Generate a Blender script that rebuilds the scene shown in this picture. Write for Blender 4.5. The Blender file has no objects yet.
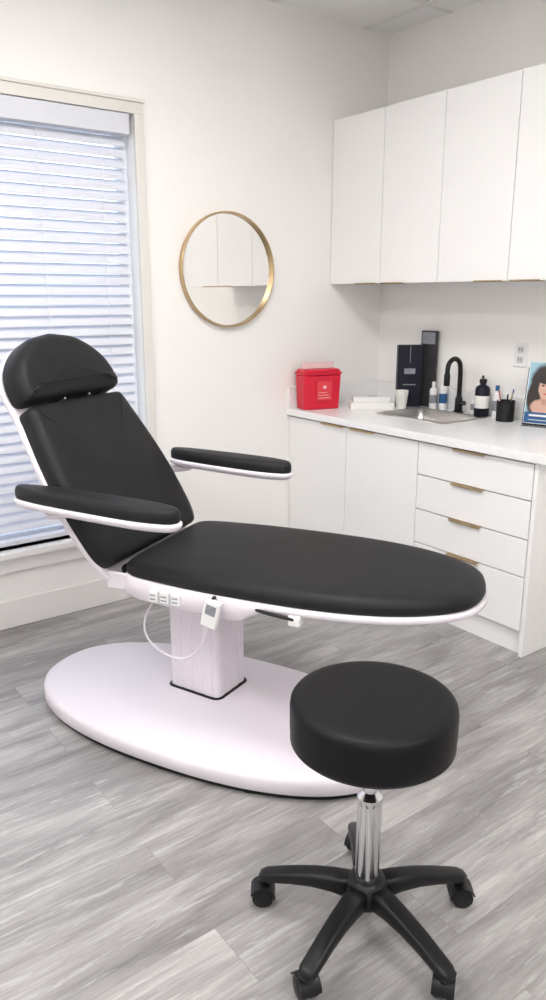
import bpy, bmesh, math, random
from mathutils import Vector, Matrix
random.seed(4)
S=bpy.context.scene
COL=bpy.context.collection
try:
    S.view_settings.view_transform='Standard'
    S.view_settings.look='None'
    S.view_settings.exposure=0.0
except Exception as e: print(e)

# ---------------------------------------------------------------- materials
def mat(name,col,rough=.5,metal=0.,var=.02,scale=8.,bump=0.,bscale=200.,trans=0.,emis=None,estr=0.,coat=0.,alpha=1.,ior=1.45,spec=None):
    m=bpy.data.materials.new(name);m.use_nodes=True
    nt=m.node_tree;b=nt.nodes['Principled BSDF'];L=nt.links
    tc=nt.nodes.new('ShaderNodeTexCoord');n=nt.nodes.new('ShaderNodeTexNoise');n.inputs['Scale'].default_value=scale
    L.new(tc.outputs['Object'],n.inputs['Vector'])
    r=nt.nodes.new('ShaderNodeValToRGB')
    r.color_ramp.elements[0].position=.3;r.color_ramp.elements[1].position=.7
    r.color_ramp.elements[0].color=tuple(max(0,c*(1-var)) for c in col)+(1,)
    r.color_ramp.elements[1].color=tuple(min(1,c*(1+var)) for c in col)+(1,)
    L.new(n.outputs['Fac'],r.inputs['Fac']);L.new(r.outputs['Color'],b.inputs['Base Color'])
    b.inputs['Roughness'].default_value=rough;b.inputs['Metallic'].default_value=metal
    b.inputs['Transmission Weight'].default_value=trans;b.inputs['Coat Weight'].default_value=coat
    b.inputs['IOR'].default_value=ior;b.inputs['Alpha'].default_value=alpha
    if spec is not None: b.inputs['Specular IOR Level'].default_value=spec
    if emis: b.inputs['Emission Color'].default_value=tuple(emis)+(1,);b.inputs['Emission Strength'].default_value=estr
    if bump:
        n2=nt.nodes.new('ShaderNodeTexNoise');n2.inputs['Scale'].default_value=bscale
        L.new(tc.outputs['Object'],n2.inputs['Vector'])
        bp=nt.nodes.new('ShaderNodeBump');bp.inputs['Strength'].default_value=bump;bp.inputs['Distance'].default_value=.002
        L.new(n2.outputs['Fac'],bp.inputs['Height']);L.new(bp.outputs['Normal'],b.inputs['Normal'])
    return m
M_wall=mat('wall_paint',(.885,.868,.85),.65,var=.006,scale=2,bump=.12,bscale=160)
M_ceil=mat('ceiling_tile',(.94,.93,.92),.8,var=.015,scale=60,bump=.3,bscale=300)
M_trim=mat('trim_paint',(.84,.825,.805),.4,var=.01)
M_cab=mat('cabinet_white',(.86,.852,.845),.35,var=.004,scale=3)
M_counter=mat('quartz_counter',(.86,.86,.86),.22,var=.02,scale=30)
M_gold=mat('brushed_gold',(.55,.41,.24),.35,metal=1,var=.05,scale=40)
M_black=mat('vinyl_black',(.014,.014,.0155),.5,var=.12,scale=12,bump=.10,bscale=420,spec=.24)
M_stool=mat('stool_vinyl_black',(.006,.006,.0065),.45,var=.12,scale=12,bump=.10,bscale=420,spec=.2)
M_plast=mat('black_plastic',(.007,.007,.008),.38,var=.1,spec=.35)
M_shell=mat('shell_white',(.755,.71,.765),.3,var=.006,scale=4)
M_chrome=mat('chrome',(.72,.72,.74),.12,metal=1,var=.01)
M_steel=mat('stainless_steel',(.50,.49,.48),.3,metal=1,var=.06,scale=60)
M_mirror=mat('mirror_glass',(.84,.83,.81),.01,metal=1,var=0)
M_red=mat('red_plastic',(.66,.012,.04),.35,var=.04,scale=14)
M_pink=mat('clear_pink_lid',(.78,.55,.56),.25,var=.05)
M_white=mat('white_plastic',(.80,.80,.80),.35,var=.01)
M_paper=mat('white_paper',(.82,.81,.78),.7,var=.02)
M_navy=mat('navy_carton',(.008,.009,.02),.4,var=.1,spec=.3)
M_grey=mat('grey_label',(.25,.26,.30),.5,var=.15,scale=60)
M_dgrey=mat('dark_grey_carton',(.03,.03,.034),.5,var=.2,scale=30)
M_blue=mat('blue_print',(.02,.10,.26),.45,var=.1)
M_hair=mat('printed_dark_hair',(.02,.013,.012),.5,var=.2)
M_lip=mat('pen_red',(.45,.07,.09),.5)
M_blind=mat('blind_slat',(.78,.785,.83),.45,var=.01)
nt=M_blind.node_tree;b=nt.nodes['Principled BSDF'];o=[n for n in nt.nodes if n.type=='OUTPUT_MATERIAL'][0]
t=nt.nodes.new('ShaderNodeBsdfTranslucent');t.inputs[0].default_value=(.80,.85,.95,1)
mx=nt.nodes.new('ShaderNodeMixShader');mx.inputs[0].default_value=.18
nt.links.new(b.outputs[0],mx.inputs[1]);nt.links.new(t.outputs[0],mx.inputs[2]);nt.links.new(mx.outputs[0],o.inputs[0])
M_glass=mat('window_glass',(.95,.97,1),.02,trans=1.,var=0)
M_lamp=mat('led_diffuser',(.9,.9,.9),.5,emis=(1,.985,.97),estr=17.6)
M_acryl=mat('clear_acrylic',(.95,.96,.97),.05,trans=.9,var=0)

def floor_mat():
    m=bpy.data.materials.new('grey_vinyl_plank');m.use_nodes=True
    nt=m.node_tree;L=nt.links;N=nt.nodes.new;b=nt.nodes['Principled BSDF']
    tc=N('ShaderNodeTexCoord')
    br=N('ShaderNodeTexBrick');L.new(tc.outputs['Object'],br.inputs['Vector'])
    br.inputs['Scale'].default_value=1;br.inputs['Brick Width'].default_value=1.22;br.inputs['Row Height'].default_value=.18
    br.inputs['Mortar Size'].default_value=.0008;br.inputs['Mortar Smooth'].default_value=.3;br.offset=.37;br.offset_frequency=2
    br.inputs['Color1'].default_value=(0,0,0,1);br.inputs['Color2'].default_value=(1,1,1,1);br.inputs['Mortar'].default_value=(.5,.5,.5,1)
    cx=N('ShaderNodeVectorMath');cx.operation='SCALE';cx.inputs['Scale'].default_value=7.
    L.new(br.outputs['Color'],cx.inputs[0])
    ad=N('ShaderNodeVectorMath');ad.operation='ADD';L.new(tc.outputs['Object'],ad.inputs[0]);L.new(cx.outputs[0],ad.inputs[1])
    def noise(sx,sy,sc,det,rough=.6,dist=0.):
        mp=N('ShaderNodeMapping');mp.inputs['Scale'].default_value=(sx,sy,1);L.new(ad.outputs[0],mp.inputs['Vector'])
        n=N('ShaderNodeTexNoise');n.inputs['Scale'].default_value=sc;n.inputs['Detail'].default_value=det;n.inputs['Roughness'].default_value=rough
        n.inputs['Distortion'].default_value=dist
        L.new(mp.outputs[0],n.inputs['Vector']);return n
    n1=noise(1,6,1.7,9,.62,.6);n2=noise(1,16,7,7,.7)
    r1=N('ShaderNodeValToRGB');e=r1.color_ramp.elements;e[0].position=.30;e[0].color=(.195,.186,.183,1);e[1].position=.72;e[1].color=(.47,.454,.448,1)
    k=e.new(.46);k.color=(.29,.278,.274,1);k=e.new(.58);k.color=(.37,.356,.35,1)
    L.new(n1.outputs['Fac'],r1.inputs['Fac'])
    r2=N('ShaderNodeValToRGB');e=r2.color_ramp.elements;e[0].position=.35;e[0].color=(.82,.82,.82,1);e[1].position=.65;e[1].color=(1.12,1.12,1.12,1)
    L.new(n2.outputs['Fac'],r2.inputs['Fac'])
    mu=N('ShaderNodeMixRGB');mu.blend_type='MULTIPLY';mu.inputs[0].default_value=1;L.new(r1.outputs[0],mu.inputs[1]);L.new(r2.outputs[0],mu.inputs[2])
    n3=noise(1.3,12,3.4,7,.7);r3=N('ShaderNodeValToRGB');e=r3.color_ramp.elements;e[0].position=.565;e[0].color=(0,0,0,1);e[1].position=.615;e[1].color=(.42,.42,.42,1)
    L.new(n3.outputs['Fac'],r3.inputs['Fac'])
    mw=N('ShaderNodeMixRGB');L.new(r3.outputs[0],mw.inputs[0]);L.new(mu.outputs[0],mw.inputs[1]);mw.inputs[2].default_value=(.55,.537,.53,1)
    mr=N('ShaderNodeMapRange');mr.inputs['To Min'].default_value=.90;mr.inputs['To Max'].default_value=1.1;L.new(br.outputs['Color'],mr.inputs['Value'])
    mp2=N('ShaderNodeMixRGB');mp2.blend_type='MULTIPLY';mp2.inputs[0].default_value=1;L.new(mw.outputs[0],mp2.inputs[1]);L.new(mr.outputs[0],mp2.inputs[2])
    md=N('ShaderNodeMixRGB');L.new(br.outputs['Fac'],md.inputs[0]);L.new(mp2.outputs[0],md.inputs[1]);md.inputs[2].default_value=(.20,.19,.185,1)
    L.new(md.outputs[0],b.inputs['Base Color']);b.inputs['Roughness'].default_value=.38
    bp=N('ShaderNodeBump');bp.inputs['Strength'].default_value=.12;bp.inputs['Distance'].default_value=.002
    L.new(n2.outputs['Fac'],bp.inputs['Height']);L.new(bp.outputs[0],b.inputs['Normal'])
    return m
M_floor=floor_mat()

# ---------------------------------------------------------------- helpers
def empty(name,loc=(0,0,0),rz=0.):
    e=bpy.data.objects.new(name,None);COL.objects.link(e);e.location=loc;e.rotation_euler=(0,0,rz);e.empty_display_size=.1;return e
def mk(name,bm,m,parent=None,smooth=False,bev=0.,seg=2,mats=None):
    bmesh.ops.recalc_face_normals(bm,faces=bm.faces)
    me=bpy.data.meshes.new(name);bm.to_mesh(me);bm.free()
    ob=bpy.data.objects.new(name,me);COL.objects.link(ob)
    for mm in (mats or [m]): me.materials.append(mm)
    if smooth:
        for p in me.polygons: p.use_smooth=True
    if bev:
        bv=ob.modifiers.new('bevel','BEVEL');bv.width=bev;bv.segments=seg;bv.limit_method='ANGLE';bv.angle_limit=.6
        for p in me.polygons: p.use_smooth=True
        wn=ob.modifiers.new('wn','WEIGHTED_NORMAL');wn.keep_sharp=True
    if parent: ob.parent=parent
    return ob
def addbox(bm,x0,x1,y0,y1,z0,z1,mi=0,M=None):
    vs=[bm.verts.new((x,y,z)) for z in (z0,z1) for x,y in ((x0,y0),(x1,y0),(x1,y1),(x0,y1))]
    if M is not None:
        for v in vs: v.co=M@v.co
    for f in ((0,3,2,1),(4,5,6,7),(0,1,5,4),(1,2,6,5),(2,3,7,6),(3,0,4,7)):
        fc=bm.faces.new([vs[i] for i in f]);fc.material_index=mi
    return vs
def box(name,x0,x1,y0,y1,z0,z1,m,parent=None,bev=0.,M=None):
    bm=bmesh.new();addbox(bm,x0,x1,y0,y1,z0,z1,0,M);return mk(name,bm,m,parent,bev=bev)
def rings(bm,rs,cap0=True,cap1=True,mi=0,close=True):
    R=[[bm.verts.new(p) for p in r] for r in rs];n=len(rs[0])
    for i in range(len(R)-1):
        for j in range(n if close else n-1):
            f=bm.faces.new((R[i][j],R[i][(j+1)%n],R[i+1][(j+1)%n],R[i+1][j]));f.material_index=mi;f.smooth=True
    if cap0: f=bm.faces.new(R[0][::-1]);f.material_index=mi
    if cap1: f=bm.faces.new(R[-1]);f.material_index=mi
    return R
def lathe(bm,prof,cx=0,cy=0,n=48,mi=0,M=None,cap0=True,cap1=True):
    rs=[]
    for r,z in prof:
        ring=[Vector((cx+r*math.cos(2*math.pi*k/n),cy+r*math.sin(2*math.pi*k/n),z)) for k in range(n)]
        if M is not None: ring=[M@p for p in ring]
        rs.append(ring)
    rings(bm,rs,cap0,cap1,mi)
def lathe_ob(name,prof,m,parent=None,cx=0,cy=0,n=48,M=None,split=True):
    bm=bmesh.new();lathe(bm,prof,cx,cy,n,0,M);ob=mk(name,bm,m,parent,smooth=True)
    if split: es=ob.modifiers.new('es','EDGE_SPLIT');es.split_angle=math.radians(40)
    return ob
def tube(name,pts,r,m,parent=None,cyc=False,res=12,order=True):
    cu=bpy.data.curves.new(name,'CURVE');cu.dimensions='3D';cu.bevel_depth=r;cu.bevel_resolution=4;cu.resolution_u=res;cu.use_fill_caps=True
    sp=cu.splines.new('NURBS');sp.points.add(len(pts)-1)
    for p,q in zip(sp.points,pts): p.co=(*q,1)
    sp.use_cyclic_u=cyc;sp.use_endpoint_u=True;sp.order_u=3
    tmp=bpy.data.objects.new(name+'_c',cu);COL.objects.link(tmp)
    dg=bpy.context.evaluated_depsgraph_get();me=bpy.data.meshes.new_from_object(tmp.evaluated_get(dg));bpy.data.objects.remove(tmp)
    me.name=name;me.materials.clear();me.materials.append(m)
    for p in me.polygons: p.use_smooth=True
    ob=bpy.data.objects.new(name,me);COL.objects.link(ob)
    if parent: ob.parent=parent
    return ob
def interp(prof,s):
    if s<=prof[0][0]: return prof[0][1]
    for i in range(len(prof)-1):
        a,b2=prof[i],prof[i+1]
        if s<=b2[0]:
            t=(s-a[0])/(b2[0]-a[0]);h=b2[0]-a[0]
            pp=prof[max(i-1,0)];pn=prof[min(i+2,len(prof)-1)]
            m0=(b2[1]-pp[1])/(b2[0]-pp[0])*h if b2[0]>pp[0] else 0
            m1=(pn[1]-a[1])/(pn[0]-a[0])*h if pn[0]>a[0] else 0
            return (2*t**3-3*t*t+1)*a[1]+(t**3-2*t*t+t)*m0+(-2*t**3+3*t*t)*b2[1]+(t**3-t*t)*m1
    return prof[-1][1]
def lap(o,k):
    n=len(o)
    for _ in range(k): o=[(o[i-1]+o[i]*2+o[(i+1)%n])/4 for i in range(n)]
    return o
def outline(pts,n=160,smooth=6):
    P=[Vector(p) for p in pts];A=sum(P[i].x*P[(i+1)%len(P)].y-P[(i+1)%len(P)].x*P[i].y for i in range(len(P)))
    if A<0: P.reverse()
    d=[0]
    for i in range(len(P)): d.append(d[-1]+(P[(i+1)%len(P)]-P[i]).length)
    out=[];j=0
    for k in range(n):
        t=d[-1]*k/n
        while d[j+1]<t: j+=1
        u=(t-d[j])/max(1e-9,d[j+1]-d[j]);out.append(P[j].lerp(P[(j+1)%len(P)],u))
    return lap(out,smooth)
def inset(o,d):
    n=len(o);r=[]
    if d>.008:
        steps=max(1,int(d/.004));q=o
        for _ in range(steps):
            q=lap(inset(q,d/steps),2)
        return q
    for i in range(n):
        t=(o[(i+1)%n]-o[i-1]).normalized();r.append(o[i]+Vector((-t.y,t.x))*d)
    return r
def symprof(prof,cy=0.):
    ss=[];N=60;s0,s1=prof[0][0],prof[-1][0]
    for k in range(N+1):
        u=k/N;ss.append(s0+(s1-s0)*(1-(1-u)**1.8))
    up=[(s,max(0,interp(prof,s))+cy) for s in ss];dn=[(s,-max(0,interp(prof,s))+cy) for s in ss]
    return up+dn[::-1]
def pad(name,o,lv,m,parent,M=None,crown=.006,zf=None):
    bm=bmesh.new();rs=[]
    for d,z in lv:
        q=inset(o,d);rs.append([Vector((p.x,p.y,zf(p,z) if zf else z)) for p in q])
    if crown:
        q=inset(o,lv[-1][0]);c=sum(q,Vector((0,0)))/len(q);zt=lv[-1][1]
        for k,cz in ((.85,.35),(.65,.7),(.4,.93),(.15,1.)):
            rs.append([Vector((c.x+(p.x-c.x)*k,c.y+(p.y-c.y)*k,zt+crown*cz)) for p in q])
    if M is not None: rs=[[M@p for p in r] for r in rs]
    rings(bm,rs);return mk(name,bm,m,parent,smooth=True)

# ---------------------------------------------------------------- room
XW=3.206;YW=3.25;CH=2.797;X0=-1.7;Y0=-1.9
box('floor',X0-.1,XW+.12,Y0-.1,YW+.14,-.1,0,M_floor)
wx0,wx1,wz0,wz1=.20,1.665,.365,2.215
bm=bmesh.new()
addbox(bm,X0-.1,wx0,YW,YW+.14,0,CH);addbox(bm,wx1,XW+.12,YW,YW+.14,0,CH)
addbox(bm,wx0,wx1,YW,YW+.14,0,wz0);addbox(bm,wx0,wx1,YW,YW+.14,wz1,CH)
mk('wall_back',bm,M_wall)
box('wall_right',XW,XW+.12,Y0-.1,YW,0,CH,M_wall)
box('wall_left',X0-.1,X0,Y0-.1,YW,0,CH,M_wall)
box('wall_front',X0,XW,Y0-.1,Y0,0,CH,M_wall)
box('ceiling',X0-.1,XW+.12,Y0-.1,YW+.14,CH,CH+.08,M_ceil)
bm=bmesh.new();x=3.03
while x>X0: addbox(bm,x-.012,x+.012,Y0,YW,CH-.004,CH);x-=.61
y=YW-.42
while y>Y0: addbox(bm,X0,XW,y-.012,y+.012,CH-.005,CH);y-=.61
mk('trim_1',bm,M_trim)
def bboard(name,x0,x1,y0,y1):
    bm=bmesh.new();addbox(bm,x0,x1,y0,y1,0,.135);mk(name,bm,M_trim,bev=.006)
bboard('baseboard_back',X0,2.56,YW-.016,YW)
bboard('baseboard_left',X0,X0+.016,Y0,YW-.016)
bboard('baseboard_right',XW-.016,XW,Y0,1.66)
bboard('baseboard_front',X0+.016,XW-.016,Y0,Y0+.016)
bm=bmesh.new()
cw=.045
addbox(bm,wx1,wx1+cw,YW-.02,YW,wz0-.03,wz1+.055);addbox(bm,wx0-cw,wx0,YW-.02,YW,wz0-.03,wz1+.055)
addbox(bm,wx0-cw,wx1+cw,YW-.022,YW,wz1,wz1+.055)
addbox(bm,wx0-cw-.005,wx1+cw+.005,YW-.03,YW,wz1+.045,wz1+.06)
mk('trim_2',bm,mat('casing_paint',(.72,.70,.66),.45,var=.01),bev=.003)
W=empty('window_1',((wx0+wx1)/2,YW,0))
def wb(name,x0,x1,y0,y1,z0,z1,m,bev=.003):
    cx=(wx0+wx1)/2;return box(name,x0-cx,x1-cx,y0-YW,y1-YW,z0,z1,m,W,bev)
wb('sill',wx0-.045,wx1+.03,YW-.05,YW+.07,wz0-.03,wz0,M_trim)
wb('apron',wx0-.03,wx1+.015,YW-.02,YW-.001,wz0-.10,wz0-.03,M_trim)
M_vinyl=mat('window_vinyl',(.8,.83,.88),.35)
wb('frame_left',wx0,wx0+.04,YW+.07,YW+.125,wz0,wz1,M_vinyl);wb('frame_right',wx1-.04,wx1,YW+.07,YW+.125,wz0,wz1,M_vinyl)
wb('frame_top',wx0+.04,wx1-.04,YW+.07,YW+.125,wz1-.04,wz1,M_vinyl);wb('frame_bottom',wx0+.04,wx1-.04,YW+.07,YW+.125,wz0,wz0+.05,M_vinyl)
wb('meeting_rail',wx0+.04,wx1-.04,YW+.08,YW+.115,1.26,1.30,M_vinyl)
wb('glass',wx0+.04,wx1-.04,YW+.096,YW+.10,wz0+.05,wz1-.04,M_glass,0)
B=empty('window_blind',((wx0+wx1)/2,YW+.035,wz0))
bm=bmesh.new();hw=(wx1-wx0)/2-.034;H0=wz1-wz0
z=H0-.11;tilt=math.radians(58)
while z>.05:
    M=Matrix.Translation((0,0,z))@Matrix.Rotation(tilt,4,'X')
    ys=[-.025,-.0125,0,.0125,.025];cz=[0,.0022,.0032,.0022,0]
    top=[[bm.verts.new(M@Vector((xx,yy,c+.0012))) for yy,c in zip(ys,cz)] for xx in (-hw,hw)]
    bot=[[bm.verts.new(M@Vector((xx,yy,c-.0012))) for yy,c in zip(ys,cz)] for xx in (-hw,hw)]
    for i in range(4):
        bm.faces.new((top[0][i],top[1][i],top[1][i+1],top[0][i+1]));bm.faces.new((bot[0][i],bot[0][i+1],bot[1][i+1],bot[1][i]))
    bm.faces.new((top[0][0],bot[0][0],bot[1][0],top[1][0]));bm.faces.new((top[0][4],top[1][4],bot[1][4],bot[0][4]))
    bm.faces.new([*top[0],*bot[0][::-1]]);bm.faces.new([*top[1],*bot[1][::-1]])
    z-=.0445
mk('slats',bm,M_blind,B)
box('headrail_valance',-hw-.012,hw+.012,-.05,.03,H0-.085,H0-.002,M_blind,B,.004)
box('bottom_rail',-hw,hw,-.025,.025,.012,.035,M_blind,B,.004)
bm=bmesh.new()
for xx in (-.5,-.1,.3,.58):
    addbox(bm,xx-.0012,xx+.0012,-.0285,-.0265,.03,H0-.08)
mk('ladder_cords',bm,M_white,B)

def troffer(name,x,y):
    e=empty(name,(x,y,CH))
    box('diffuser',-.28,.28,-.58,.58,-.012,-.006,M_lamp,e)
    bm=bmesh.new()
    addbox(bm,-.30,-.28,-.6,.6,-.016,0);addbox(bm,.28,.30,-.6,.6,-.016,0);addbox(bm,-.28,.28,-.6,-.58,-.016,0);addbox(bm,-.28,.28,.58,.6,-.016,0)
    mk('frame',bm,M_trim,e)
troffer('ceiling_light',1.2,1.6);troffer('ceiling_light.001',-.6,1.6);troffer('ceiling_light.002',1.2,-.7);troffer('ceiling_light.003',-.6,-.7)

# ---------------------------------------------------------------- mirror
R=empty('wall_mirror',(2.142,YW,1.577));MR=Matrix.Rotation(math.radians(90),4,'X')
lathe_ob('glass',[(.265,.004),(.265,.012)],M_mirror,R,M=MR,n=96)
bm=bmesh.new();pr=[(.263,.002),(.271,.002),(.272,.030),(.270,.032),(.265,.032),(.263,.030)]
rs=[[MR@Vector((r*math.cos(2*math.pi*k/96),r*math.sin(2*math.pi*k/96),z)) for k in range(96)] for r,z in pr+[pr[0]]]
rings(bm,rs,False,False);o=mk('frame',bm,M_gold,R,smooth=True);es=o.modifiers.new('es','EDGE_SPLIT');es.split_angle=.7

# ---------------------------------------------------------------- base cabinet
XF=2.54;CE=1.675
C=empty('base_cabinet',(XF,2.46,0))
def cb(name,x0,x1,y0,y1,z0,z1,m,bev=.0015): return box(name,x0-XF,x1-XF,y0-2.46,y1-2.46,z0,z1,m,C,bev)
cb('end_panel',XF,XW-.003,CE,CE+.018,0,.826,M_cab)
cb('carcass_back',XW-.015,XW-.003,CE+.018,YW-.003,.1,.826,M_cab)
cb('carcass_front',XF+.019,XF+.03,CE+.018,YW-.003,.1,.826,M_cab)
cb('carcass_bottom',XF+.03,XW-.015,CE+.018,YW-.003,.1,.118,M_cab)
cb('divider',XF+.03,XW-.015,2.29,2.306,.118,.826,M_cab)
cb('toe_kick',XF+.025,XF+.04,CE+.018,YW-.018,0,.1,M_cab)
g=.002
cb('door_left',XF,XF+.018,2.787,YW-.004,.112,.818,M_cab);cb('door_right',XF,XF+.018,2.302,2.785-g,.112,.818,M_cab)
zs=[(.672,.818),(.510,.667),(.349,.505),(.112,.344)]
for i,(a,b2) in enumerate(zs): cb('drawer_%d'%(i+1),XF,XF+.018,1.697,2.298,a,b2,M_cab)
def pull(P,name,x,y0,y1,z):
    bm=bmesh.new();addbox(bm,x-.014,x+.012,y0,y1,z,z+.0025);addbox(bm,x-.014,x-.0115,y0,y1,z-.007,z)
    return mk(name,bm,M_gold,P,bev=.0006)
def pl(name,y0,y1,z): return pull(C,name,0.0,y0-2.46,y1-2.46,z)
pl('pull_1',2.80,2.97,.8195);pl('pull_2',2.58,2.75,.8195)
for i,z in enumerate((.8195,.6675,.5055,.3445)): pl('drawer_pull_%d'%(i+1),1.925,2.095,z)
sx0,sx1,sy0,sy1=2.79,3.105,2.385,2.815
ct0,ct1=.828,.864
def ring_slab(bm,x0,x1,y0,y1,a0,a1,b0,b1,z0,z1):
    o=[(x0,y0),(x1,y0),(x1,y1),(x0,y1)];i=[(a0,b0),(a1,b0),(a1,b1),(a0,b1)]
    V={}
    for k,z in enumerate((z0,z1)):
        V['o',k]=[bm.verts.new((*p,z)) for p in o];V['i',k]=[bm.verts.new((*p,z)) for p in i]
    for j in range(4):
        q=(j+1)%4
        bm.faces.new((V['o',0][j],V['o',0][q],V['o',1][q],V['o',1][j]));bm.faces.new((V['i',0][q],V['i',0][j],V['i',1][j],V['i',1][q]))
        bm.faces.new((V['o',1][j],V['o',1][q],V['i',1][q],V['i',1][j]));bm.faces.new((V['o',0][q],V['o',0][j],V['i',0][j],V['i',0][q]))
bm=bmesh.new();ring_slab(bm,2.52-XF,XW-.001-XF,1.62-2.46,YW-.001-2.46,sx0-XF,sx1-XF,sy0-2.46,sy1-2.46,ct0,ct1)
mk('countertop',bm,M_counter,C,bev=.003)
cb('backsplash_back',2.525,XW-.018,YW-.016,YW-.001,ct1,.975,M_counter);cb('backsplash_right',XW-.017,XW-.001,1.62,YW-.001,ct1,.975,M_counter)
def rrect(hx,hy,r,n=8):
    p=[]
    for cx,cy,a0 in ((hx-r,hy-r,0),(-hx+r,hy-r,90),(-hx+r,-hy+r,180),(hx-r,-hy+r,270)):
        for k in range(n+1):
            a=math.radians(a0+90*k/n);p.append((cx+r*math.cos(a),cy+r*math.sin(a)))
    return p
K=empty('stainless_sink',((sx0+sx1)/2,(sy0+sy1)/2,ct1))
hx=(sx1-sx0)/2;hy=(sy1-sy0)/2
bm=bmesh.new();lv=[(.016,0.0005,.03),(.014,.005,.03),(.004,.0055,.03),(-.006,.002,.03),(-.012,-.06,.04),(-.02,-.15,.05),(-.05,-.158,.05)]
rings(bm,[[Vector((x,y,z)) for x,y in rrect(hx+d,hy+d,r)] for d,z,r in lv],cap0=False,cap1=True)
mk('basin',bm,M_steel,K,smooth=True)
lathe_ob('drain',[(.035,-.157),(.035,-.154),(.028,-.154),(.025,-.157)],M_chrome,K)
F=empty('gooseneck_faucet',(3.145,2.585,ct1+.0005))
lathe_ob('base_flange',[(.026,0),(.026,.006),(.02,.012),(.019,.07),(.0155,.08),(.0125,.085)],M_plast,F)
tube('spout',[(0,0,.07),(0,0,.15),(0,0,.215),(-.008,.0,.262),(-.05,.0,.285),(-.095,.0,.262),(-.103,.0,.225),(-.103,.0,.20)],.0125,M_plast,F)
lathe_ob('spray_head',[(.0135,.145),(.0155,.15),(.0155,.2),(.013,.208)],M_plast,F,cx=-.103)
tube('lever_hub',[(0,-.01,.05),(0,-.04,.052)],.012,M_plast,F);tube('lever',[(0,-.036,.05),(-.03,-.05,.06),(-.07,-.06,.065)],.006,M_plast,F)

# ---------------------------------------------------------------- wall cabinets
UX=2.817;U=empty('wall_cabinet',(UX,2.46,1.517))
def ub(name,x0,x1,y0,y1,z0,z1,m,bev=.0015): return box(name,x0-UX,x1-UX,y0-2.46,y1-2.46,z0-1.517,z1-1.517,m,U,bev)
ub('carcass',UX+.02,XW-.002,1.70,YW-.002,1.52,2.33,M_cab)
js=[YW-.002,2.868,2.489,2.097,1.70]
for i in range(4): ub('door_%d'%(i+1),UX,UX+.018,js[i+1]+.0015,js[i]-.0015,1.517,2.332,M_cab)
for i in range(4):
    y0,y1=(js[i+1]+.02,js[i+1]+.17) if i%2==0 else (js[i]-.17,js[i]-.02)
    bm=bmesh.new();addbox(bm,-.014,.014,y0-2.46,y1-2.46,-.003,-.0005);addbox(bm,-.014,-.0115,y0-2.46,y1-2.46,-.003,.004);mk('pull_%d'%(i+1),bm,M_gold,U)
O=empty('wall_outlet',(XW,2.27,1.178))
box('plate',-.006,-.0005,-.038,.038,-.058,.058,M_white,O,.002)
bm=bmesh.new()
for dz in (-.024,.024): addbox(bm,-.009,-.006,-.018,.018,dz-.016,dz+.016)
mk('receptacles',bm,mat('outlet_insert',(.6,.59,.57),.4),O,bev=.002)
bm=bmesh.new()
for dz in (-.024,.024):
    for dy in (-.007,.007): addbox(bm,-.0095,-.0088,dy-.0015,dy+.0015,dz-.004,dz+.009)
mk('slots',bm,M_plast,O)

# ---------------------------------------------------------------- counter objects
z0=ct1+.0005
def tapered(name,parent,w0,d0,w1,d1,za,zb,m,bev=.006,r=None):
    bm=bmesh.new()
    rings(bm,[[Vector((x,y,za)) for x,y in rrect(w0/2,d0/2,.015,4)],[Vector((x,y,zb)) for x,y in rrect(w1/2,d1/2,.015,4)]])
    return mk(name,bm,m,parent,bev=bev)
E=empty('sharps_container',(2.655,3.145,z0),-.2)
tapered('body',E,.212,.10,.226,.115,0,.183,M_red)
tapered('rim',E,.229,.125,.232,.128,.184,.198,M_red,.003)
tapered('lid',E,.222,.115,.214,.10,.1985,.213,M_red,.004)
box('lid_flap',-.085,.105,.02,.03,.2135,.246,M_pink,E,.003)
box('lid_hinge',-.10,.10,.0,.02,.2135,.22,M_pink,E,.002)
box('warning_label',-.04,.05,-.0605,-.0565,.05,.15,mat('label_red',(.72,.05,.07),.5),E)
bm=bmesh.new()
for i,zz in enumerate((.062,.076,.09)): addbox(bm,-.032,.04-.01*i,-.062,-.0607,zz,zz+.0025)
addbox(bm,-.002,.016,-.062,-.0607,.112,.128)
mk('label_print',bm,M_pink,E)
E=empty('glove_box',(2.875,2.955,z0),-.6)
box('lower_box',-.12,.11,-.05,.05,0,.038,M_paper,E,.002);box('upper_box',-.105,.09,-.045,.045,.0385,.068,M_white,E,.003)
bm=bmesh.new();lathe(bm,[(.03,.0685),(.022,.0692)],M=Matrix.Scale(.5,4,(0,1,0)));mk('opening',bm,M_grey,E)
E=empty('paper_cup_stack',(3.016,2.871,z0));lathe_ob('cups',[(.026,0),(.034,.07),(.036,.073),(.034,.076),(.035,.082),(.037,.085),(.035,.088),(.037,.097),(.033,.095),(.028,.04)],M_paper,E,n=32)
E=empty('skincare_carton',(3.097,2.902,z0),-.6)
box('carton',-.066,.066,-.022,.022,0,.335,M_navy,E,.002)
bm=bmesh.new();addbox(bm,-.03,.03,-.0235,-.0222,.18,.21);addbox(bm,-.035,.035,-.0235,-.0222,.12,.125);addbox(bm,-.0015,.0015,-.0235,-.0222,.24,.33);mk('label_print',bm,M_grey,E)
E=empty('product_display_box',(3.178,2.835,z0),math.radians(-90))
box('box',-.055,.055,-.007,.007,0,.41,M_dgrey,E,.002);box('picture_panel',-.045,.045,-.0085,-.0072,.34,.402,M_grey,E)
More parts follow.
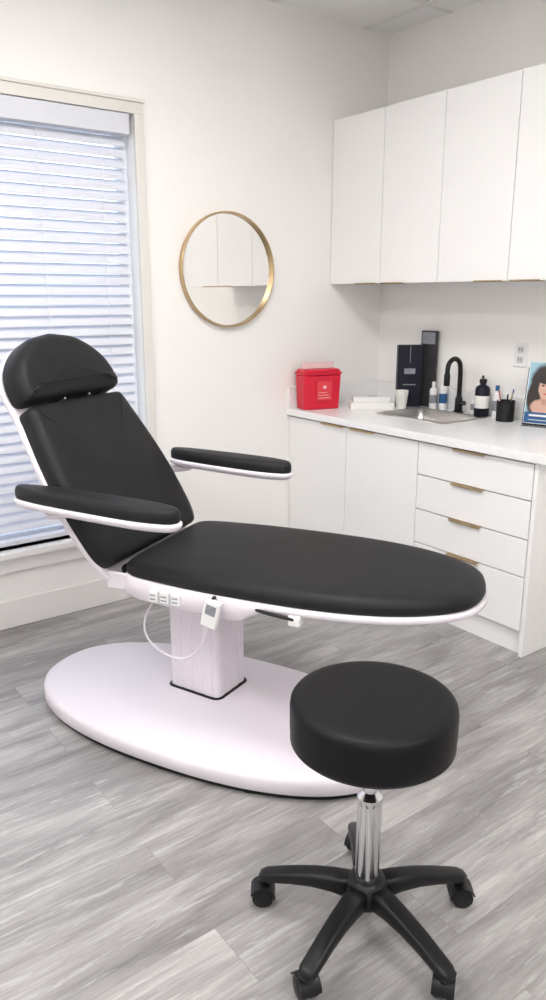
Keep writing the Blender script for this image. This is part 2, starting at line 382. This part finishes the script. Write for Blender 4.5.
def bottle(name,x,y,h,r,m,mc,label=None,pump=False):
    e=empty(name,(x,y,z0));lathe_ob('body',[(r*.9,0),(r,.006),(r,h*.68),(r*.85,h*.75),(r*.42,h*.8),(r*.4,h*.84)],m,e,n=32)
    lathe_ob('cap',[(r*.5,h*.84),(r*.5,h*.94 if pump else h),(r*.2,h*.95 if pump else h)],mc,e,n=24)
    if pump: tube('pump',[(0,0,h*.94),(0,0,h*1.0),(-.01,-.006,h*1.03),(-.035,-.02,h*1.0)],.004,mc,e)
    if label:
        lathe_ob('label',[(r*1.001,h*.22),(r*1.02,h*.23),(r*1.02,h*.52),(r*1.001,h*.53)],label,e,n=32)
    return e
bottle('sanitizer_bottle',3.14,2.755,.145,.021,M_white,M_white,M_grey)
bottle('sanitizer_bottle.001',3.155,2.70,.165,.021,M_white,M_white,M_blue)
bottle('soap_dispenser_bottle',3.13,2.425,.20,.037,M_navy,M_plast,M_paper,True)
bottle('lotion_bottle',3.155,2.355,.16,.02,M_white,M_blue,M_grey)
bottle('serum_bottle',3.165,2.50,.10,.017,M_paper,M_white,M_grey)
E=empty('pen_cup',(3.105,2.262,z0))
lathe_ob('holder',[(.042,0),(.044,.095),(.0445,.1),(.042,.1),(.0395,.006),(.001,.005)],mat('black_mesh',(.02,.02,.022),.5,metal=.5,var=.6,scale=260),E,n=32)
for i,(dx,dy,m) in enumerate([(.02,.01,M_plast),(-.02,.015,M_white),(.0,-.02,M_gold),(-.01,.02,M_lip),(.015,-.012,M_blue)]):
    tube('pen_%d'%(i+1),[(dx*.5,dy*.5,.01),(dx*1.7,dy*1.7,.125+.007*i)],.0038,m,E)
E=empty('brochure_stand',(3.09,2.05,z0),math.radians(-72))
T=Matrix.Rotation(math.radians(-9),4,'X')
def eb(name,x0,x1,y0,y1,za,zb,m): return box(name,x0,x1,y0,y1,za,zb,m,E,0,T)
def portrait():
    m=bpy.data.materials.new('printed_portrait');m.use_nodes=True;nt=m.node_tree;L=nt.links;N=nt.nodes.new;b=nt.nodes['Principled BSDF']
    tc=N('ShaderNodeTexCoord');nz=N('ShaderNodeTexNoise');nz.inputs['Scale'].default_value=45;L.new(tc.outputs['Object'],nz.inputs['Vector'])
    sb=N('ShaderNodeVectorMath');sb.operation='SUBTRACT';L.new(nz.outputs['Color'],sb.inputs[0]);sb.inputs[1].default_value=(.5,.5,.5)
    sc=N('ShaderNodeVectorMath');sc.operation='SCALE';sc.inputs['Scale'].default_value=.012;L.new(sb.outputs[0],sc.inputs[0])
    ad=N('ShaderNodeVectorMath');ad.operation='ADD';L.new(tc.outputs['Object'],ad.inputs[0]);L.new(sc.outputs[0],ad.inputs[1])
    cur=N('ShaderNodeRGB');cur.outputs[0].default_value=(.30,.50,.58,1);last=cur.outputs[0]
    def ell(cx,cz,rx,rz,col,soft=.25,amt=1.):
        nonlocal last
        mp=N('ShaderNodeMapping');mp.vector_type='POINT'
        mp.inputs['Location'].default_value=(-cx/rx,0,-cz/rz);mp.inputs['Scale'].default_value=(1/rx,0,1/rz);L.new(ad.outputs[0],mp.inputs['Vector'])
        ln=N('ShaderNodeVectorMath');ln.operation='LENGTH';L.new(mp.outputs[0],ln.inputs[0])
        mr=N('ShaderNodeMapRange');mr.inputs['From Min'].default_value=1+soft/2;mr.inputs['From Max'].default_value=1-soft/2;mr.inputs['To Max'].default_value=amt;L.new(ln.outputs['Value'],mr.inputs['Value'])
        mx=N('ShaderNodeMixRGB');L.new(mr.outputs[0],mx.inputs[0]);L.new(last,mx.inputs[1]);mx.inputs[2].default_value=(*col,1);last=mx.outputs[0]
    hair=(.022,.014,.012);sk=(.60,.37,.29)
    ell(-.005,.20,.066,.088,hair);ell(-.045,.13,.036,.08,hair);ell(.045,.14,.028,.08,hair)
    ell(.01,.09,.07,.04,sk,.2);ell(.002,.135,.018,.035,(.46,.26,.2),.3);ell(.003,.18,.034,.052,sk,.15)
    ell(-.004,.226,.044,.028,hair,.2);ell(-.012,.190,.009,.004,(.05,.03,.03),.6);ell(.017,.190,.009,.004,(.05,.03,.03),.6)
    ell(.004,.168,.006,.006,(.45,.25,.2),.8,.6);ell(.003,.153,.010,.004,(.45,.08,.09),.5)
    L.new(last,b.inputs['Base Color']);b.inputs['Roughness'].default_value=.35;return m
eb('card',-.085,.085,-.003,0,.012,.30,M_white)
bm=bmesh.new();addbox(bm,-.082,.082,-.0042,-.0032,.015,.296,0,None);pp=mk('portrait_print',bm,portrait(),E);pp.rotation_euler=(math.radians(-9),0,0)
eb('holder_back',-.09,.09,.001,.003,.004,.27,M_plast)
box('foot',-.085,.085,-.03,.05,0,.004,M_acryl,E,.001)
eb('printed_band',-.082,.082,-.0056,-.0044,.015,.065,M_blue);eb('printed_title',-.06,.05,-.0066,-.0058,.046,.055,M_white);eb('printed_text',-.06,.03,-.0066,-.0058,.028,.031,M_white)
E=empty('brochure_stack',(3.08,1.88,z0),math.radians(-80));box('brochures',-.06,.06,-.02,.02,0,.12,M_paper,E,.002)

# ---------------------------------------------------------------- treatment chair
hc=(1.217,2.293)
T0=empty('treatment_chair',(hc[0],hc[1],0),math.radians(-60))
def superell(cx,cy,a,b2,n=2.2,N=128,rot=0.):
    p=[]
    for k in range(N):
        t=2*math.pi*k/N;c,s=math.cos(t),math.sin(t)
        x=a*abs(c)**(2/n)*(1 if c>0 else -1);y=b2*abs(s)**(2/n)*(1 if s>0 else -1)
        p.append(Vector((cx+x*math.cos(rot)-y*math.sin(rot),cy+x*math.sin(rot)+y*math.cos(rot))))
    return p
bo=outline([tuple(p) for p in superell(.234,-.080,.695,.348,2.35,rot=math.radians(-4.5))],160,1)
pad('base_plinth',bo,[(.03,.016),(.006,.017),(0,.023),(0,.056),(.004,.068),(.012,.075),(.03,.079)],M_shell,T0,crown=.012)
pad('base_shadow_gap',bo,[(.03,.004),(.010,.004),(.010,.016)],M_plast,T0,crown=0)  # black slab added to stand in for the shadow gap under the plinth
bm=bmesh.new()
for x,y in ((-.2,-.25),(.7,-.27),(-.2,.12),(.7,.08),(.22,-.385),(.52,-.385)): lathe(bm,[(.03,0),(.03,.014)],x,y,16)
mk('base_feet',bm,M_plast,T0)
CR=Matrix.Translation((.175,0,0))@Matrix.Rotation(math.radians(-9),4,'Z')
def column(name,hx,hy,z0,z1,dep=.0018,m=M_shell):
    N=420;o=outline(rrect(hx,hy,.022,6),N,0)
    pts=[]
    for i,p in enumerate(o):
        t=(o[(i+1)%N]-o[i-1]).normalized();nrm=Vector((t.y,-t.x))
        q=p.x if abs(nrm.y)>.95 else (p.y if abs(nrm.x)>.95 else None)
        d=0
        if q is not None:
            u=(q/.044+.5)%1.0
            d=-dep if abs(u-.5)<.07 else 0
        pts.append(p+nrm*d)
    bm=bmesh.new();rs=[[CR@Vector((p.x,p.y,z)) for p in pts] for z in (z0,z1)]
    rings(bm,rs)
    for f in bm.faces: f.smooth=False
    return mk(name,bm,m,T0)
column('column',.108,.088,.08,.51)
co=outline(rrect(.118,.098,.03,5),120,0)
pad('column_gasket',co,[(0,.08),(0,.092),(.006,.095)],M_plast,T0,CR,crown=0)
# seat
sp=[(0.0,.255),(.03,.272),(.17,.294),(.32,.308),(.5,.311),(.64,.308),(.78,.292),(.9,.26),(1.0,.212),(1.07,.158),(1.11,.10),(1.13,.0)]
so=outline(symprof(sp,.012),220,7)
pad('seat_cushion',so,[(.02,.568),(.004,.572),(0,.582),(.001,.596),(.006,.608),(.014,.616),(.028,.621),(.05,.624)],M_black,T0,crown=.005)
ro=inset(so,-.007)
def zf(p,z):
    if z<.56:
        t=min(1,max(0,(p.x-.42)/.14));t=t*t*(3-2*t);return z*(1-t)+(.549+(z-.5)*.12)*t
    return z
pad('seat_shell',ro,[(.12,.488),(.04,.490),(.012,.496),(.003,.506),(0,.53),(0,.566),(.004,.570),(.02,.571)],M_shell,T0,crown=0,zf=zf)
box('actuator_housing',.0,.40,-.16,.16,.45,.489,M_shell,T0,.012)
# backrest
A=math.radians(57.5)
ux=Vector((-math.cos(A),0,math.sin(A)));nn=Vector((math.sin(A),0,math.cos(A)));uy=Vector((0,-1,0))
BM=Matrix(((ux.x,uy.x,nn.x,0.0),(ux.y,uy.y,nn.y,.006),(ux.z,uy.z,nn.z,.60),(0,0,0,1)))
bp=[(.015,.27),(.05,.292),(.15,.306),(.27,.31),(.38,.300),(.48,.284),(.56,.268),(.598,.261),(.602,.235)]
boo=outline(symprof(bp),240,3)
pad('back_cushion',boo,[(.02,-.072),(.004,-.068),(0,-.06),(0,-.02),(.004,-.009),(.012,-.002),(.026,.003),(.05,.006)],M_black,T0,BM,crown=.006)
hp=[(.612,.245),(.62,.258),(.66,.262),(.70,.256),(.745,.234),(.785,.195),(.815,.148),(.835,.098),(.849,.0)]
ho=outline(symprof(hp,.006),220,5)
HM=BM@Matrix.Translation((.61,0,0))@Matrix.Rotation(math.radians(-5),4,'Y')@Matrix.Translation((-.61,0,0))
pad('headrest_cushion',ho,[(.02,-.068),(.004,-.064),(0,-.056),(0,-.012),(.003,.004),(.010,.016),(.022,.024),(.04,.028)],M_black,T0,HM,crown=.008)
pts=[]
for k in range(25):
    y=-.25+.50*k/24;pts.append(HM@Vector((.66,y,.0385-.035*max(0,abs(y)/.25-.7)**1.5*4)))
tube('headrest_seam',pts,.0018,M_plast,T0)
shp=[(-.03,.262),(.02,.280),(.15,.306),(.27,.310),(.38,.302),(.48,.287),(.6,.268),(.66,.267),(.70,.261),(.745,.240),(.785,.201),(.82,.150),(.845,.09),(.856,.0)]
sho=outline(symprof(shp,.003),240,5)
pad('back_shell',sho,[(.10,-.098),(.04,-.095),(.012,-.090),(.002,-.084),(0,-.079),(0,-.067),(.004,-.063),(.03,-.061)],M_shell,T0,BM,crown=0)
bm=bmesh.new()
for y in (-.07,.07):
    lathe(bm,[(.0045,-.03),(.0045,-.004),(.003,-.002)],0,0,16,0,BM@Matrix.Translation((.607,y,0)))
mk('headrest_posts',bm,M_steel,T0,smooth=True)
tube('hinge_bar',[(-.015,-.2,.565),(-.015,.22,.565)],.022,M_plast,T0)
for sy in (-1,1):
    box('hinge_bracket_%s'%('near' if sy<0 else 'far'),-.06,.06,.012+sy*.262-.006,.012+sy*.262+.006,.515,.575,M_shell,T0,.01)
def arm(tag,sy,s0,s1,zt):
    L=s1-s0
    ap=[(0,.012),(.02,.026),(.08,.04),(.2,.05),(.35,.055),(.47,.054),(.54,.044),(L-.012,.026),(L,.0)]
    if L<.57: ap=[(a*L/.6,b3) for a,b3 in ap[:-2]]+[(L-.012,.026),(L,0)]
    ao=outline([(x+s0,y+sy) for x,y in symprof(ap)],160,5)
    def zz(p,z): 
        return z-.02*((p.x-s0)/L-.3)
    pad('arm_pad_'+tag,ao,[(.01,zt-.044),(.002,zt-.041),(0,zt-.034),(0,zt-.016),(.003,zt-.008),(.008,zt-.002),(.018,zt)],M_black,T0,crown=0,zf=zz)
    a2=inset(ao,-.005)
    pad('arm_shell_'+tag,a2,[(.03,zt-.070),(.015,zt-.068),(.004,zt-.060),(0,zt-.052),(0,zt-.045),(.004,zt-.041),(.016,zt-.040)],M_shell,T0,crown=0,zf=zz)
    g=1 if sy>0 else -1
    P0=BM@Vector((.27,-g*.27,-.085))
    tube('arm_bracket_'+tag,[tuple(P0),(P0.x+.01,sy*.93,P0.z),(P0.x+.06,sy,zt-.085),(P0.x+.12,sy,zt-.068)],.014,M_shell,T0)
arm('near',-.375,-.30,.30,.869);arm('far',.395,-.185,.34,.860)
# button panel on the near side of the shell
bm=bmesh.new()
yn=-.304
for i in range(3):
    x=.135+i*.040;addbox(bm,x,x+.032,yn-.004,yn+.02,.517,.554)
mk('control_buttons',bm,M_white,T0,bev=.003)
bm=bmesh.new()
for i in range(3):
    x=.135+i*.040
    for k in range(2): addbox(bm,x+.006,x+.026,yn-.0052,yn-.0038,.526+k*.013,.530+k*.013)
mk('control_marks',bm,M_grey,T0)
Hm=Matrix.Translation((.375,-.335,.532))@Matrix.Rotation(math.radians(14),4,'Y')
box('handset',-.027,.027,-.012,.012,-.05,.04,M_white,T0,.006,Hm)
box('handset_screen',-.017,.017,-.0135,-.0122,-.005,.027,M_grey,T0,.001,Hm)
tube('handset_hook',[(.37,-.30,.565),(.375,-.33,.582),(.378,-.335,.56)],.005,M_plast,T0)
tube('handset_cord',[(.362,-.335,.485),(.34,-.335,.41),(.27,-.31,.34),(.17,-.28,.325),(.07,-.24,.35),(.03,-.18,.40),(.05,-.10,.46),(.08,-.06,.50)],.0036,M_shell,T0)
tube('release_lever',[(.47,-.27,.555),(.49,-.300,.551),(.56,-.311,.547),(.63,-.306,.541)],.006,M_plast,T0)
box('lever_mount',.61,.65,-.31,-.27,.518,.552,M_white,T0,.006)

# ---------------------------------------------------------------- rolling stool
ST=empty('rolling_stool',(1.059,1.051,0))
lathe_ob('stool_cushion',[(.12,.503),(.170,.503),(.178,.506),(.1815,.514),(.183,.54),(.183,.589),(.1815,.599),(.177,.605),(.168,.608),(.15,.6095),(.12,.610),(.06,.611),(.001,.611)],M_stool,ST,n=96,split=False)
tube('seat_piping',[(.1815*math.cos(2*math.pi*k/24),.1815*math.sin(2*math.pi*k/24),.511) for k in range(24)],.0022,M_plast,ST,cyc=True)
lathe_ob('seat_plate',[(.09,.489),(.1,.503)],M_plast,ST)
lathe_ob('gas_rod',[(.0135,.33),(.0135,.489)],M_chrome,ST)
lathe_ob('lift_collar',[(.027,.345),(.029,.35),(.029,.362),(.021,.37),(.016,.375)],M_chrome,ST)
def fl(r,n=144):
    return [(r*(1-.07*(1 if (k%12)<4 else 0))*math.cos(2*math.pi*k/n),r*(1-.07*(1 if (k%12)<4 else 0))*math.sin(2*math.pi*k/n)) for k in range(n)]
bm=bmesh.new();rings(bm,[[Vector((x,y,z)) for x,y in fl(.028)] for z in (.14,.348)])
for f in bm.faces: f.smooth=False
mk('lift_cylinder',bm,M_chrome,ST)
lathe_ob('hub',[(.03,.075),(.048,.085),(.05,.125),(.042,.142),(.03,.148)],M_plast,ST)
RB=.243
for i in range(5):
    an=math.radians(53+72*i);Mr=Matrix.Rotation(an,4,'Z')
    bm=bmesh.new();rs=[]
    for (x,zc,hw2,hh) in ((.03,.110,.026,.028),(.08,.112,.024,.023),(.13,.108,.0225,.019),(.18,.098,.021,.0165),(.225,.086,.0205,.014),(.25,.079,.020,.0125),(.264,.076,.013,.009)):
        rs.append([Mr@Vector((x,hw2*math.copysign(abs(math.cos(2*math.pi*k/20))**.5,math.cos(2*math.pi*k/20)),zc+hh*math.copysign(abs(math.sin(2*math.pi*k/20))**.5,math.sin(2*math.pi*k/20)))) for k in range(20)])
    rings(bm,rs);mk('leg_%d'%(i+1),bm,M_plast,ST,smooth=True)
    c=Mr@Vector((RB,0,0));sw=[.3,2.5,1.3,.6,5.64][i]
    W2=Matrix.Translation((c.x,c.y,0))@Matrix.Rotation(sw,4,'Z')
    bm=bmesh.new()
    for sy in (-1,1):
        Mw=W2@Matrix.Translation((.014,sy*.014,.026))@Matrix.Rotation(math.radians(90),4,'X')
        lathe(bm,[(.02,-.009),(.025,-.007),(.026,-.004),(.026,.004),(.025,.007),(.02,.009)],n=28,M=Mw)
    lathe(bm,[(.008,.03),(.008,.075)],n=16,M=W2)
    rs=[]
    for yy in (-.004,.004):
        rs.append([W2@Vector((.014+.027*math.cos(math.radians(t)),yy,.027+.027*math.sin(math.radians(t)))) for t in range(-20,201,20)]+[W2@Vector((.014,yy,.02))])
    rings(bm,rs)
    rs=[]
    for yy in (-.024,.024):
        rs.append([W2@Vector((.014+rr*math.cos(math.radians(t)),yy,.027+rr*math.sin(math.radians(t)))) for rr,rng in ((.031,range(20,181,20)),(.0275,range(180,19,-20))) for t in rng])
    rings(bm,rs)
    o=mk('caster_%d'%(i+1),bm,M_plast,ST,smooth=True);es=o.modifiers.new('es','EDGE_SPLIT');es.split_angle=.6

# ---------------------------------------------------------------- world + camera
w=bpy.data.worlds.new('World');S.world=w;w.use_nodes=True;nt=w.node_tree
bg=nt.nodes['Background'];bg.inputs['Color'].default_value=(.70,.82,1,1);bg.inputs['Strength'].default_value=2.8
th=math.atan(203/755);az=math.radians(36.76)
cd=bpy.data.cameras.new('camera');cam=bpy.data.objects.new('camera',cd);COL.objects.link(cam)
cam.location=(0,0,1.45);cam.rotation_euler=(math.pi/2-th,0,-az)
cd.sensor_fit='VERTICAL';cd.sensor_height=36;cd.lens=755/1000*36;cd.clip_start=.02
S.camera=cam
